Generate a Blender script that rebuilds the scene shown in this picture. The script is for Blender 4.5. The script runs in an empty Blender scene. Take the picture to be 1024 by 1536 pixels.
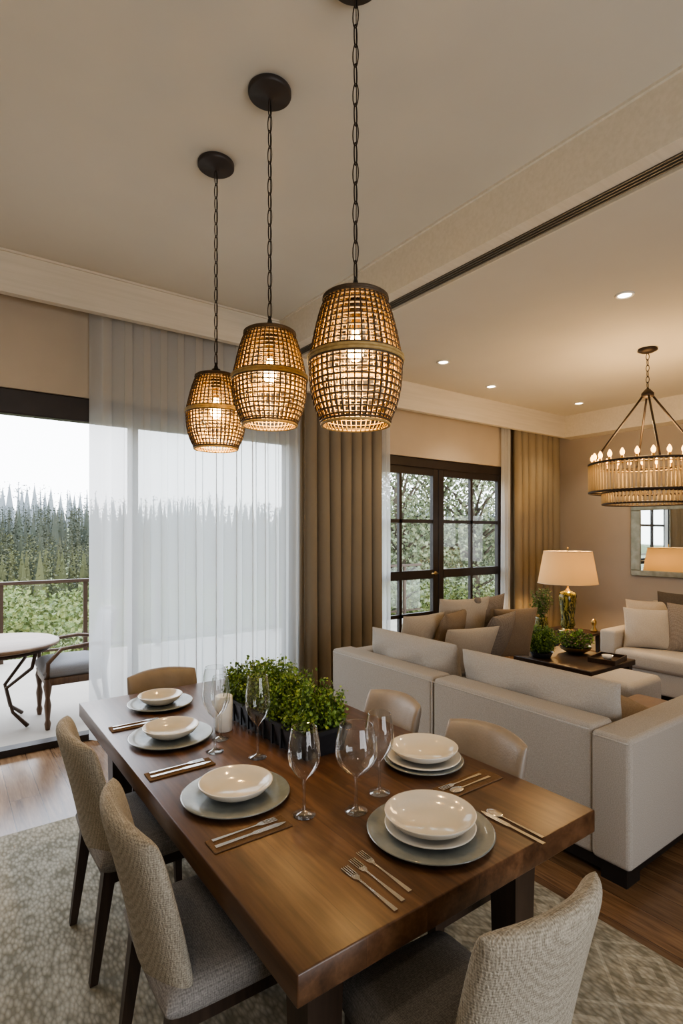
import bpy, bmesh, math, random
from mathutils import Matrix, Vector
random.seed(7)
R=random.random
def U(a,b): return a+(b-a)*R()
pi=math.pi
def T(x,y,z): return Matrix.Translation((x,y,z))
def RX(a): return Matrix.Rotation(math.radians(a),4,'X')
def RY(a): return Matrix.Rotation(math.radians(a),4,'Y')
def RZ(a): return Matrix.Rotation(math.radians(a),4,'Z')
SC=bpy.context.scene
try: SC.view_settings.look='AgX - Medium High Contrast'
except Exception: pass

# ---------------------------------------------------------------- materials
def newmat(name):
    m=bpy.data.materials.new(name); m.use_nodes=True
    nt=m.node_tree; b=nt.nodes['Principled BSDF']
    return m,nt,b
def N(nt,t,**kw):
    n=nt.nodes.new(t)
    for k,v in kw.items(): setattr(n,k,v)
    return n
def c4(c): return (c[0],c[1],c[2],1)
def plain(name,c,rough=.5,metal=0,c2=None,scale=20,bump=0,stretch=(1,1,1),bscale=None,spec=None,coat=0):
    m,nt,b=newmat(name)
    b.inputs['Roughness'].default_value=rough; b.inputs['Metallic'].default_value=metal
    b.inputs['Coat Weight'].default_value=coat
    if spec is not None: b.inputs['Specular IOR Level'].default_value=spec
    tc=N(nt,'ShaderNodeTexCoord'); mp=N(nt,'ShaderNodeMapping'); mp.inputs['Scale'].default_value=stretch
    nt.links.new(tc.outputs['Object'],mp.inputs['Vector'])
    no=N(nt,'ShaderNodeTexNoise'); no.inputs['Scale'].default_value=scale; no.inputs['Detail'].default_value=5
    nt.links.new(mp.outputs[0],no.inputs['Vector'])
    cr=N(nt,'ShaderNodeValToRGB'); cr.color_ramp.elements[0].position=.35; cr.color_ramp.elements[1].position=.65
    if c2 is None: c2=tuple(x*.9 for x in c)
    cr.color_ramp.elements[0].color=c4(c); cr.color_ramp.elements[1].color=c4(c2)
    nt.links.new(no.outputs['Fac'],cr.inputs[0]); nt.links.new(cr.outputs[0],b.inputs['Base Color'])
    if bump>0:
        n2=N(nt,'ShaderNodeTexNoise'); n2.inputs['Scale'].default_value=bscale or scale; n2.inputs['Detail'].default_value=4
        nt.links.new(mp.outputs[0],n2.inputs['Vector'])
        bp=N(nt,'ShaderNodeBump'); bp.inputs['Strength'].default_value=bump; bp.inputs['Distance'].default_value=.01
        nt.links.new(n2.outputs['Fac'],bp.inputs['Height']); nt.links.new(bp.outputs[0],b.inputs['Normal'])
    return m
def fabric(name,c,c2,scale=60,bump=.3,nscale=160):
    m,nt,b=newmat(name); b.inputs['Roughness'].default_value=.95
    b.inputs['Specular IOR Level'].default_value=.12
    tc=N(nt,'ShaderNodeTexCoord')
    ws=[]
    for d in ('X','Y','Z'):
        w=N(nt,'ShaderNodeTexWave'); w.bands_direction=d; w.inputs['Scale'].default_value=scale
        w.inputs['Distortion'].default_value=.12; w.inputs['Detail'].default_value=2; w.inputs['Detail Scale'].default_value=3
        nt.links.new(tc.outputs['Object'],w.inputs['Vector']); ws.append(w)
    a=N(nt,'ShaderNodeMath',operation='ADD'); a2=N(nt,'ShaderNodeMath',operation='ADD')
    nt.links.new(ws[0].outputs['Fac'],a.inputs[0]); nt.links.new(ws[1].outputs['Fac'],a.inputs[1])
    nt.links.new(a.outputs[0],a2.inputs[0]); nt.links.new(ws[2].outputs['Fac'],a2.inputs[1])
    no=N(nt,'ShaderNodeTexNoise'); no.inputs['Scale'].default_value=nscale; no.inputs['Detail'].default_value=3
    nt.links.new(tc.outputs['Object'],no.inputs['Vector'])
    mu=N(nt,'ShaderNodeMath',operation='MULTIPLY'); mu.inputs[1].default_value=.12
    nt.links.new(a2.outputs[0],mu.inputs[0])
    a3=N(nt,'ShaderNodeMath',operation='ADD'); nt.links.new(mu.outputs[0],a3.inputs[0]); nt.links.new(no.outputs['Fac'],a3.inputs[1])
    cr=N(nt,'ShaderNodeValToRGB'); cr.color_ramp.elements[0].position=.45; cr.color_ramp.elements[1].position=.92
    cr.color_ramp.elements[0].color=c4(c2); cr.color_ramp.elements[1].color=c4(c)
    nt.links.new(a3.outputs[0],cr.inputs[0]); nt.links.new(cr.outputs[0],b.inputs['Base Color'])
    bp=N(nt,'ShaderNodeBump'); bp.inputs['Strength'].default_value=bump; bp.inputs['Distance'].default_value=.003
    nt.links.new(a3.outputs[0],bp.inputs['Height']); nt.links.new(bp.outputs[0],b.inputs['Normal'])
    return m
def wood(name,c1,c2,c3,rough=.35,axis='Y',planks=None,coat=0,gs=1.0):
    m,nt,b=newmat(name); b.inputs['Roughness'].default_value=rough; b.inputs['Coat Weight'].default_value=coat
    tc=N(nt,'ShaderNodeTexCoord'); mp=N(nt,'ShaderNodeMapping')
    s={'X':(.7,9,9),'Y':(9,.7,9),'Z':(9,9,.7)}[axis]
    mp.inputs['Scale'].default_value=tuple(v*gs for v in s)
    nt.links.new(tc.outputs['Object'],mp.inputs['Vector'])
    vec=mp.outputs[0]
    n1=N(nt,'ShaderNodeTexNoise'); n1.inputs['Scale'].default_value=2.2; n1.inputs['Detail'].default_value=8; n1.inputs['Distortion'].default_value=1.2
    n2=N(nt,'ShaderNodeTexNoise'); n2.inputs['Scale'].default_value=14; n2.inputs['Detail'].default_value=4
    nt.links.new(vec,n2.inputs['Vector'])
    if planks:
        br=N(nt,'ShaderNodeTexBrick'); br.offset=.37; br.inputs['Scale'].default_value=1
        br.inputs['Brick Width'].default_value=planks[0]; br.inputs['Row Height'].default_value=planks[1]
        br.inputs['Mortar Size'].default_value=planks[2] if len(planks)>2 else .0015; br.inputs['Color1'].default_value=(0,0,0,1); br.inputs['Color2'].default_value=(1,1,1,1); br.inputs['Mortar'].default_value=(.5,.5,.5,1)
        m2=N(nt,'ShaderNodeMapping'); m2.inputs['Rotation'].default_value=(0,0,math.radians(90) if axis=='Y' else 0)
        nt.links.new(tc.outputs['Object'],m2.inputs['Vector']); nt.links.new(m2.outputs[0],br.inputs['Vector'])
        sc=N(nt,'ShaderNodeVectorMath',operation='SCALE'); sc.inputs['Scale'].default_value=13
        nt.links.new(br.outputs['Color'],sc.inputs[0])
        ad=N(nt,'ShaderNodeVectorMath',operation='ADD'); nt.links.new(vec,ad.inputs[0]); nt.links.new(sc.outputs[0],ad.inputs[1])
        nt.links.new(ad.outputs[0],n1.inputs['Vector'])
    else: nt.links.new(vec,n1.inputs['Vector'])
    mx=N(nt,'ShaderNodeMath',operation='MULTIPLY_ADD'); mx.inputs[1].default_value=.35
    nt.links.new(n2.outputs['Fac'],mx.inputs[0])
    s2=N(nt,'ShaderNodeMath',operation='MULTIPLY'); s2.inputs[1].default_value=.75; nt.links.new(n1.outputs['Fac'],s2.inputs[0])
    nt.links.new(s2.outputs[0],mx.inputs[2])
    cr=N(nt,'ShaderNodeValToRGB'); e=cr.color_ramp.elements
    e[0].position=.36; e[0].color=c4(c1); e[1].position=.72; e[1].color=c4(c3); k=e.new(.54); k.color=c4(c2)
    nt.links.new(mx.outputs[0],cr.inputs[0])
    out=cr.outputs[0]
    if planks:
        mix=N(nt,'ShaderNodeMix',data_type='RGBA'); mix.blend_type='MULTIPLY'
        cr2=N(nt,'ShaderNodeValToRGB'); cr2.color_ramp.elements[0].color=(.78,.78,.78,1); cr2.color_ramp.elements[1].color=(1.1,1.08,1.05,1)
        nt.links.new(br.outputs['Color'],cr2.inputs[0])
        mix.inputs[0].default_value=1; nt.links.new(out,mix.inputs[6]); nt.links.new(cr2.outputs[0],mix.inputs[7])
        mix2=N(nt,'ShaderNodeMix',data_type='RGBA'); nt.links.new(br.outputs['Fac'],mix2.inputs[0]); nt.links.new(mix.outputs[2],mix2.inputs[6]); mix2.inputs[7].default_value=c4(tuple(x*.45 for x in c1))
        out=mix2.outputs[2]
    nt.links.new(out,b.inputs['Base Color'])
    bp=N(nt,'ShaderNodeBump'); bp.inputs['Strength'].default_value=.08; bp.inputs['Distance'].default_value=.005
    nt.links.new(mx.outputs[0],bp.inputs['Height']); nt.links.new(bp.outputs[0],b.inputs['Normal'])
    return m
def emis(name,c,s):
    m,nt,b=newmat(name); b.inputs['Base Color'].default_value=c4(c)
    b.inputs['Emission Color'].default_value=c4(c); b.inputs['Emission Strength'].default_value=s
    return m
def thin_glass(name,tint=(1,1,1),k=.6,base=.03,pw=3.0):
    m=bpy.data.materials.new(name); m.use_nodes=True; nt=m.node_tree; nt.nodes.clear()
    o=N(nt,'ShaderNodeOutputMaterial'); mx=N(nt,'ShaderNodeMixShader'); tr=N(nt,'ShaderNodeBsdfTransparent'); gl=N(nt,'ShaderNodeBsdfGlossy')
    tr.inputs[0].default_value=c4(tint); gl.inputs['Roughness'].default_value=.01
    lw=N(nt,'ShaderNodeLayerWeight'); lw.inputs['Blend'].default_value=.5
    p=N(nt,'ShaderNodeMath',operation='POWER'); p.inputs[1].default_value=pw; nt.links.new(lw.outputs['Facing'],p.inputs[0])
    ma=N(nt,'ShaderNodeMath',operation='MULTIPLY_ADD'); ma.inputs[1].default_value=k; ma.inputs[2].default_value=base; ma.use_clamp=True
    nt.links.new(p.outputs[0],ma.inputs[0]); nt.links.new(ma.outputs[0],mx.inputs[0])
    nt.links.new(tr.outputs[0],mx.inputs[1]); nt.links.new(gl.outputs[0],mx.inputs[2]); nt.links.new(mx.outputs[0],o.inputs[0])
    return m
def cloth_trans(name,c,transp,transl,var=.95):
    m=bpy.data.materials.new(name); m.use_nodes=True; nt=m.node_tree; nt.nodes.clear()
    o=N(nt,'ShaderNodeOutputMaterial'); a=N(nt,'ShaderNodeMixShader'); b2=N(nt,'ShaderNodeMixShader')
    tr=N(nt,'ShaderNodeBsdfTransparent'); tl=N(nt,'ShaderNodeBsdfTranslucent'); df=N(nt,'ShaderNodeBsdfDiffuse')
    no=N(nt,'ShaderNodeTexNoise'); no.inputs['Scale'].default_value=60; tc=N(nt,'ShaderNodeTexCoord'); mp=N(nt,'ShaderNodeMapping'); mp.inputs['Scale'].default_value=(4,4,4)
    nt.links.new(tc.outputs['Object'],mp.inputs[0]); nt.links.new(mp.outputs[0],no.inputs[0])
    cr=N(nt,'ShaderNodeValToRGB'); cr.color_ramp.elements[0].color=c4(tuple(x*var for x in c)); cr.color_ramp.elements[1].color=c4(c)
    nt.links.new(no.outputs[0],cr.inputs[0]); nt.links.new(cr.outputs[0],tl.inputs[0]); nt.links.new(cr.outputs[0],df.inputs[0])
    a.inputs[0].default_value=transl; nt.links.new(df.outputs[0],a.inputs[1]); nt.links.new(tl.outputs[0],a.inputs[2])
    b2.inputs[0].default_value=transp; nt.links.new(a.outputs[0],b2.inputs[1]); nt.links.new(tr.outputs[0],b2.inputs[2])
    nt.links.new(b2.outputs[0],o.inputs[0]); return m

M_wall=plain('wall_paint',(.48,.415,.325),.9,c2=(.46,.395,.31),scale=3,bump=.03,bscale=120)
M_wallr=plain('wall_paint_taupe',(.40,.35,.295),.9,c2=(.38,.335,.28),scale=3,bump=.03,bscale=120)
M_ceil=plain('ceiling_paint',(.57,.54,.465),.9,c2=(.55,.52,.45),scale=2,bump=.02,bscale=100)
M_trim=plain('trim_paint',(.64,.59,.50),.7,c2=(.59,.545,.455),scale=6,stretch=(.3,8,8))
M_floor=wood('oak_floor',(.085,.047,.024),(.155,.088,.045),(.225,.135,.072),.22,'Y',planks=(1.6,.16))
M_table=wood('walnut_table',(.045,.021,.011),(.088,.043,.021),(.138,.071,.037),.34,'Y',coat=.0,gs=.8,planks=(4.0,.18,.0003))
M_dark=wood('dark_wood',(.018,.011,.007),(.033,.019,.012),(.048,.029,.019),.4,'Z')
M_frame=plain('bronze_frame',(.018,.012,.011),.45,c2=(.024,.017,.015),scale=8)
M_black=plain('black_metal',(.02,.017,.015),.45,.3,scale=30)
M_canopy=plain('canopy_bronze',(.045,.036,.032),.5,.2,scale=30)
M_chain=plain('bronze_chain',(.05,.036,.026),.5,.5,scale=30)
M_chair=fabric('chair_tweed',(.41,.37,.30),(.19,.168,.132),scale=55,bump=.7,nscale=220)
M_chair2=plain('chair_leather_taupe',(.25,.21,.17),.45,c2=(.22,.185,.15),scale=14,bump=.1,bscale=120)
M_seat=fabric('chair_seat_tweed',(.29,.27,.25),(.15,.14,.13),scale=55,bump=.5,nscale=220)
M_sofa=fabric('sofa_linen',(.41,.37,.325),(.295,.265,.23),scale=100,bump=.25,nscale=220)
M_sofac=fabric('sofa_cushion_linen',(.42,.38,.335),(.32,.29,.25),scale=100,bump=.2,nscale=180)
M_pcream=fabric('pillow_cream',(.43,.37,.30),(.35,.30,.24),scale=90)
M_ptan=fabric('pillow_tan',(.26,.195,.135),(.19,.14,.095),scale=90)
M_pgrey=fabric('pillow_grey',(.26,.22,.185),(.14,.12,.10),scale=34,bump=.9)
M_pdark=fabric('pillow_dark',(.10,.085,.07),(.06,.05,.04),scale=60)
M_leather=plain('brown_leather',(.18,.11,.065),.5,c2=(.14,.085,.05),scale=12,bump=.1,bscale=90)
M_plate=plain('white_ceramic',(.60,.565,.50),.12,c2=(.58,.545,.48),scale=5,coat=.3)
M_charger=plain('sage_stoneware',(.16,.175,.168),.16,c2=(.21,.225,.213),scale=18,coat=.4)
M_steel=plain('steel',(.85,.83,.79),.16,1,scale=20)
M_brass=plain('brass',(.50,.36,.16),.3,1,scale=20)
M_napkin=fabric('napkin_linen',(.17,.11,.065),(.12,.075,.045),scale=120)
M_candle=plain('candle_wax',(.80,.78,.74),.5,scale=10)
M_tray=plain('black_tray',(.025,.027,.032),.35,scale=40,bump=.1)
M_soil=plain('soil',(.03,.02,.012),.95,scale=60,bump=.5)
M_glass=thin_glass('wine_glass_clear',(.97,.98,.98),.9,.06,1.8)
M_pane=thin_glass('window_pane_glass',(.96,.98,.98),.5,.02,4)
M_sheer=cloth_trans('sheer_voile',(.76,.775,.775),.25,.48)
M_drape=cloth_trans('drape_linen',(.26,.22,.165),0,.04,.85)
M_drape2=cloth_trans('drape_linen_light',(.31,.26,.185),0,.04,.85)
M_cane_d=plain('cane_dark',(.055,.034,.018),.6,c2=(.09,.057,.028),scale=60)
M_cane_l=plain('cane_honey',(.46,.31,.12),.6,c2=(.34,.22,.08),scale=60)
M_bulb=emis('bulb_warm',(1,.58,.20),50)
M_bulb2=emis('candle_bulb_warm',(1,.50,.15),8)
M_down=emis('downlight_disc',(1,.86,.66),22)
M_white=plain('white_metal',(.8,.77,.7),.5)
M_rod=cloth_trans('chandelier_rod',(.58,.47,.31),.15,.45,.7)
M_mirror=plain('mirror_glass',(.78,.80,.78),.02,1,c2=(.78,.80,.78))
M_mframe=plain('silver_frame',(.22,.22,.17),.4,.6,c2=(.32,.32,.26),scale=12)
M_slat=plain('vent_slat',(.13,.118,.098),.5,.2)
M_deck=plain('deck_tile',(.33,.285,.235),.7,c2=(.29,.25,.205),scale=2)
M_tw=wood('teak',(.10,.055,.028),(.16,.095,.05),(.22,.14,.08),.4,'X')
M_iron=plain('brown_iron',(.05,.028,.016),.5,.3)
M_pwood=wood('patio_wood',(.06,.03,.015),(.10,.055,.028),(.14,.08,.042),.45,'Z')
M_ccush=fabric('outdoor_cushion',(.27,.26,.26),(.22,.215,.215),scale=90)
M_g1=plain('leaf_green_a',(.10,.18,.028),.6,c2=(.15,.25,.045),scale=30)
M_g2=plain('leaf_green_b',(.22,.32,.065),.6,c2=(.15,.24,.04),scale=30)
M_g3=plain('leaf_green_c',(.045,.09,.018),.6,c2=(.075,.13,.025),scale=30)
M_bush1=plain('bush_green_a',(.080,.105,.025),.8,c2=(.11,.135,.035),scale=1)
M_bush2=plain('bush_green_b',(.18,.19,.06),.8,c2=(.135,.15,.045),scale=1)
M_tr1=plain('tree_green_a',(.085,.105,.05),.8,c2=(.12,.14,.07),scale=1)
M_tr2=plain('tree_green_b',(.17,.18,.105),.8,c2=(.125,.14,.075),scale=1)
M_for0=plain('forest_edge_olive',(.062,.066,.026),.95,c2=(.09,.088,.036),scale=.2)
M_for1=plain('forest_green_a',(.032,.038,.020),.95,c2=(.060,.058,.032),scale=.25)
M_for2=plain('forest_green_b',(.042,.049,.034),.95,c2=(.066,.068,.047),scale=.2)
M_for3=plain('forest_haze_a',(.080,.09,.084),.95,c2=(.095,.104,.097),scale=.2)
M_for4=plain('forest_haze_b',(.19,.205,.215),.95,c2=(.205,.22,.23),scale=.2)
M_bark=plain('bark',(.06,.045,.03),.9,scale=8,bump=.4)
M_grass=plain('meadow',(.09,.11,.04),.95,c2=(.13,.145,.06),scale=.3)
def shade_mat():
    m=bpy.data.materials.new('lamp_shade_linen'); m.use_nodes=True; nt=m.node_tree; nt.nodes.clear()
    o=N(nt,'ShaderNodeOutputMaterial'); ad=N(nt,'ShaderNodeAddShader'); mx=N(nt,'ShaderNodeMixShader')
    tl=N(nt,'ShaderNodeBsdfTranslucent'); df=N(nt,'ShaderNodeBsdfDiffuse'); e=N(nt,'ShaderNodeEmission')
    tl.inputs[0].default_value=(.13,.085,.042,1); df.inputs[0].default_value=(.42,.33,.20,1)
    e.inputs[0].default_value=(1,.60,.24,1); e.inputs[1].default_value=.14
    mx.inputs[0].default_value=.4; nt.links.new(df.outputs[0],mx.inputs[1]); nt.links.new(tl.outputs[0],mx.inputs[2])
    nt.links.new(mx.outputs[0],ad.inputs[0]); nt.links.new(e.outputs[0],ad.inputs[1]); nt.links.new(ad.outputs[0],o.inputs[0]); return m
M_shade=shade_mat()
def rug_mat():
    m,nt,b=newmat('rug_wool'); b.inputs['Roughness'].default_value=1; b.inputs['Specular IOR Level'].default_value=.05
    L=nt.links
    def M(op,a,b_=None,c=None):
        n=N(nt,'ShaderNodeMath',operation=op)
        for i,x in enumerate((a,b_,c)):
            if x is None: continue
            if isinstance(x,(int,float)): n.inputs[i].default_value=x
            else: L.new(x,n.inputs[i])
        return n.outputs[0]
    tc=N(nt,'ShaderNodeTexCoord'); sx=N(nt,'ShaderNodeSeparateXYZ'); L.new(tc.outputs['Object'],sx.inputs[0])
    # woven medallions: concentric diamonds on a 0.42 m grid
    S=1/.42
    fx=M('ABSOLUTE',M('SUBTRACT',M('FRACT',M('MULTIPLY_ADD',sx.outputs[0],S,.62)),.5))
    fy=M('ABSOLUTE',M('SUBTRACT',M('FRACT',M('MULTIPLY_ADD',sx.outputs[1],S,.25)),.5))
    d=M('ADD',fx,fy)
    inner=M('LESS_THAN',d,.09)
    r1=M('MULTIPLY',M('GREATER_THAN',d,.19),M('LESS_THAN',d,.27))
    r2=M('MULTIPLY',M('GREATER_THAN',d,.45),M('LESS_THAN',d,.49))
    pat=M('ADD',M('ADD',inner,r1),r2)
    mr=N(nt,'ShaderNodeMapRange'); mr.inputs[1].default_value=.9; mr.inputs[2].default_value=1.5; mr.inputs[3].default_value=.25; mr.inputs[4].default_value=1; L.new(sx.outputs[0],mr.inputs[0])
    pm=M('MULTIPLY',pat,mr.outputs[0])
    m2=N(nt,'ShaderNodeMapping'); m2.inputs['Scale'].default_value=(1,.45,1); m2.inputs['Rotation'].default_value=(0,0,.5); L.new(tc.outputs['Object'],m2.inputs[0])
    v2=N(nt,'ShaderNodeTexVoronoi'); v2.inputs['Scale'].default_value=75; L.new(m2.outputs[0],v2.inputs['Vector'])
    no=N(nt,'ShaderNodeTexNoise'); no.inputs['Scale'].default_value=7; no.inputs['Detail'].default_value=6; L.new(tc.outputs['Object'],no.inputs['Vector'])
    a=M('MULTIPLY_ADD',pm,.14,M('MULTIPLY',no.outputs['Fac'],.45))
    a2=M('MULTIPLY_ADD',M('SUBTRACT',1,v2.outputs['Distance']),.36,a)
    cr=N(nt,'ShaderNodeValToRGB'); e=cr.color_ramp.elements; e[0].position=.28; e[0].color=(.19,.172,.13,1); e[1].position=.72; e[1].color=(.49,.45,.365,1)
    L.new(a2,cr.inputs[0]); L.new(cr.outputs[0],b.inputs['Base Color'])
    bp=N(nt,'ShaderNodeBump'); bp.inputs['Strength'].default_value=.9; bp.inputs['Distance'].default_value=.012
    L.new(a2,bp.inputs['Height']); L.new(bp.outputs[0],b.inputs['Normal']); return m
M_rug=rug_mat()
def lampglass():
    m,nt,b=newmat('lamp_green_glass'); b.inputs['Roughness'].default_value=.15
    tc=N(nt,'ShaderNodeTexCoord'); w=N(nt,'ShaderNodeTexNoise'); w.inputs['Scale'].default_value=14; w.inputs['Distortion'].default_value=2.5
    mp=N(nt,'ShaderNodeMapping'); mp.inputs['Scale'].default_value=(2,2,.6); nt.links.new(tc.outputs['Object'],mp.inputs[0]); nt.links.new(mp.outputs[0],w.inputs[0])
    cr=N(nt,'ShaderNodeValToRGB'); e=cr.color_ramp.elements; e[0].position=.42;e[0].color=(.02,.025,.008,1); e[1].position=.68; e[1].color=(.28,.24,.06,1)
    nt.links.new(w.outputs[0],cr.inputs[0]); nt.links.new(cr.outputs[0],b.inputs['Base Color']); return m
M_lg=lampglass()

# ---------------------------------------------------------------- mesh builder
class MB:
    def __init__(s): s.v=[];s.f=[];s.mi=[];s.sm=[];s.mats=[]
    def add(s,vs,fs,mat,smooth=False,M=None):
        if mat not in s.mats: s.mats.append(mat)
        k=s.mats.index(mat); o=len(s.v)
        if M is not None: vs=[M@Vector(p) for p in vs]
        s.v.extend([tuple(p) for p in vs])
        for f in fs: s.f.append(tuple(i+o for i in f)); s.mi.append(k); s.sm.append(smooth)
    def box(s,x0,x1,y0,y1,z0,z1,mat,bev=0,seg=3,M=None):
        if bev<=0:
            vs=[(x,y,z) for z in (z0,z1) for y in (y0,y1) for x in (x0,x1)]
            fs=[(0,2,3,1),(4,5,7,6),(0,1,5,4),(2,6,7,3),(0,4,6,2),(1,3,7,5)]
            s.add(vs,fs,mat,False,M); return
        bm=bmesh.new(); bmesh.ops.create_cube(bm,size=1)
        for v in bm.verts:
            v.co=Vector(((x0+x1)/2+v.co.x*(x1-x0),(y0+y1)/2+v.co.y*(y1-y0),(z0+z1)/2+v.co.z*(z1-z0)))
        bmesh.ops.bevel(bm,geom=bm.edges[:]+bm.verts[:],offset=bev,segments=seg,profile=.5,affect='EDGES')
        bm.verts.index_update()
        s.add([v.co.copy() for v in bm.verts],[tuple(v.index for v in f.verts) for f in bm.faces],mat,seg>1,M); bm.free()
    def taper(s,p0,p1,w0,w1,mat,M=None):
        vs=[]
        for p,w in ((p0,w0),(p1,w1)):
            for dx,dy in ((-1,-1),(1,-1),(1,1),(-1,1)): vs.append((p[0]+dx*w/2,p[1]+dy*w/2,p[2]))
        s.add(vs,[(3,2,1,0),(4,5,6,7),(0,1,5,4),(1,2,6,5),(2,3,7,6),(3,0,4,7)],mat,False,M)
    def lathe(s,prof,mat,seg=32,M=None,smooth=True):
        vs=[];fs=[]
        for r,z in prof:
            for i in range(seg):
                a=2*pi*i/seg; vs.append((r*math.cos(a),r*math.sin(a),z))
        for j in range(len(prof)-1):
            for i in range(seg):
                a=j*seg+i;b=j*seg+(i+1)%seg; fs.append((a,b,b+seg,a+seg))
        s.add(vs,fs,mat,smooth,M)
    def disc(s,r,z,mat,seg=32,M=None):
        s.add([(r*math.cos(2*pi*i/seg),r*math.sin(2*pi*i/seg),z) for i in range(seg)],[tuple(range(seg))],mat,False,M)
    def tube(s,pts,rad,mat,sides=6,closed=False,M=None,smooth=True):
        pts=[Vector(p) for p in pts]; n=len(pts); vs=[];fs=[]
        up=None
        for i in range(n):
            a=pts[(i-1)%n] if (closed or i>0) else pts[i]; b=pts[(i+1)%n] if (closed or i<n-1) else pts[i]
            t=(b-a).normalized()
            if up is None:
                up=Vector((0,0,1)) if abs(t.z)<.9 else Vector((1,0,0))
            up=(up-t*up.dot(t)).normalized(); sd=t.cross(up)
            r=rad[i] if isinstance(rad,(list,tuple)) else rad
            for k in range(sides):
                an=2*pi*k/sides; vs.append(pts[i]+up*math.cos(an)*r+sd*math.sin(an)*r)
        for i in range(n if closed else n-1):
            j=(i+1)%n
            for k in range(sides):
                k2=(k+1)%sides; fs.append((i*sides+k,i*sides+k2,j*sides+k2,j*sides+k))
        if not closed:
            fs.append(tuple(range(sides))[::-1]); fs.append(tuple((n-1)*sides+k for k in range(sides)))
        s.add(vs,fs,mat,smooth,M)
    def puff(s,w,h,t,mat,M=None,n=18,p=2.5,q=.5,k=0,fn=None,pinch=0,wr=0):
        vs=[];fs=[]
        ph=[U(0,6) for _ in range(4)]
        for sd in (1,-1):
            for j in range(n+1):
                v=math.sin(pi/2*(2*j/n-1))
                for i in range(n+1):
                    u=math.sin(pi/2*(2*i/n-1))
                    th=t/2*((max(0,1-abs(u)**p))*(max(0,1-abs(v)**p)))**q
                    if wr: th*=1+wr*math.sin(7*u+ph[0]+2*v)*math.sin(6*v+ph[1]+sd)
                    x=u*math.sqrt(1-k*v*v/2)*(1-pinch*(1-v*v)); z=v*math.sqrt(1-k*u*u/2)*(1-pinch*(1-u*u))
                    P=Vector((x*w/2,sd*th,z*h/2))
                    if fn: P=fn(P,u,v)
                    vs.append(P)
        m=(n+1)
        for sd in (0,1):
            o=sd*m*m
            for j in range(n):
                for i in range(n):
                    a=o+j*m+i; q4=(a,a+m,a+m+1,a+1)
                    fs.append(q4 if sd==0 else q4[::-1])
        s.add(vs,fs,mat,True,M)
    def leaf(s,p,size,mat,wide=.5):
        d=Vector((U(-1,1),U(-1,1),U(-.6,1))).normalized(); n=Vector((U(-1,1),U(-1,1),U(-1,1)))
        sd=d.cross(n).normalized()*size*wide*.5; p=Vector(p); up=sd.cross(d).normalized()*size*.12
        s.add([p,p+d*size*.5+sd+up,p+d*size,p+d*size*.5-sd+up],[(0,1,2),(0,2,3)],mat,False)
    def build(s,name,loc=(0,0,0),rot=0):
        me=bpy.data.meshes.new(name); me.from_pydata(s.v,[],s.f)
        for m in s.mats: me.materials.append(m)
        me.polygons.foreach_set('material_index',s.mi); me.polygons.foreach_set('use_smooth',s.sm)
        me.validate(); me.update()
        return place(me,name,loc,rot)
def place(me,name,loc,rot=0,scale=(1,1,1)):
    o=bpy.data.objects.new(name,me); SC.collection.objects.link(o); o.location=loc; o.rotation_euler=(0,0,math.radians(rot)); o.scale=scale
    return o
def light(kind,name,loc,energy,color,parent=None,**kw):
    l=bpy.data.lights.new(name,kind); l.energy=energy; l.color=color
    for k,v in kw.items(): setattr(l,k,v)
    o=bpy.data.objects.new(name,l); SC.collection.objects.link(o); o.location=loc
    if parent: o.parent=parent; o.location=Vector(loc)-parent.location
    return o

# ---------------------------------------------------------------- shell
XL,XR,YB,YW=-1.8,7.2,-2.6,4.54
def simple(name,*boxes):
    b=MB()
    for bx in boxes: b.box(*bx)
    return b.build(name)
simple('floor',(XL-.15,XR+.15,YB-.15,YW+.2,-.12,0,M_floor))
simple('ceiling_dining',(XL-.15,2.46,YB-.15,YW+.16,3.51,3.66,M_ceil))
simple('ceiling_living',(2.652,XR+.15,YB-.15,YW+.16,3.22,3.37,M_ceil),(2.55,2.652,YB-.15,YW+.16,3.40,3.66,M_ceil))
simple('wall_window_left',(XL-.15,-1.2,YW,YW+.16,0,3.51,M_wall))
simple('wall_window_header_dining',(-1.2,2.75,YW,YW+.16,2.64,3.51,M_wall))
simple('wall_window_pier',(2.75,3.5,YW,YW+.16,0,3.40,M_wall))
simple('wall_window_header_living',(3.5,6.02,YW,YW+.16,2.47,3.22,M_wall))
simple('wall_window_right',(6.02,XR+.15,YW,YW+.16,0,3.22,M_wall))
simple('wall_right',(XR,XR+.15,YB-.15,YW,0,3.22,M_wallr))
simple('wall_left',(XL-.15,XL,YB-.15,YW,0,3.51,M_wall))
simple('wall_back_left',(XL,-.2,YB-.15,YB,0,3.51,M_wall))
simple('wall_back_header',(-.2,2.5,YB-.15,YB,2.6,3.51,M_wall))
simple('wall_back_right',(2.5,XR,YB-.15,YB,0,3.40,M_wall))
b=MB(); b.box(2.447,2.54,YB,4.36,3.225,3.56,M_trim); b.build('trim_1')
b=MB(); b.box(XL,2.446,4.30,4.36,3.225,3.52,M_trim); b.build('trim_2')
b=MB(); b.box(2.447,6.95,4.30,4.359,2.925,3.224,M_trim); b.box(2.447,2.5,4.361,4.54,2.925,3.3,M_trim); b.build('trim_3')
b=MB(); b.box(6.951,7.0,YB,4.36,2.925,3.23,M_trim); b.box(7.0,7.2,YB,4.36,2.925,2.95,M_trim); b.build('trim_4')
b=MB(); b.box(2.432,2.447,YB,4.285,3.495,3.512,M_trim); b.box(XL,2.447,4.285,4.30,3.495,3.512,M_trim); b.build('trim_5')
b=MB(); b.box(2.54,2.652,YB,4.30,3.32,3.40,M_black)
b.box(2.638,2.652,YB,4.30,3.214,3.31,M_trim)
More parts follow.
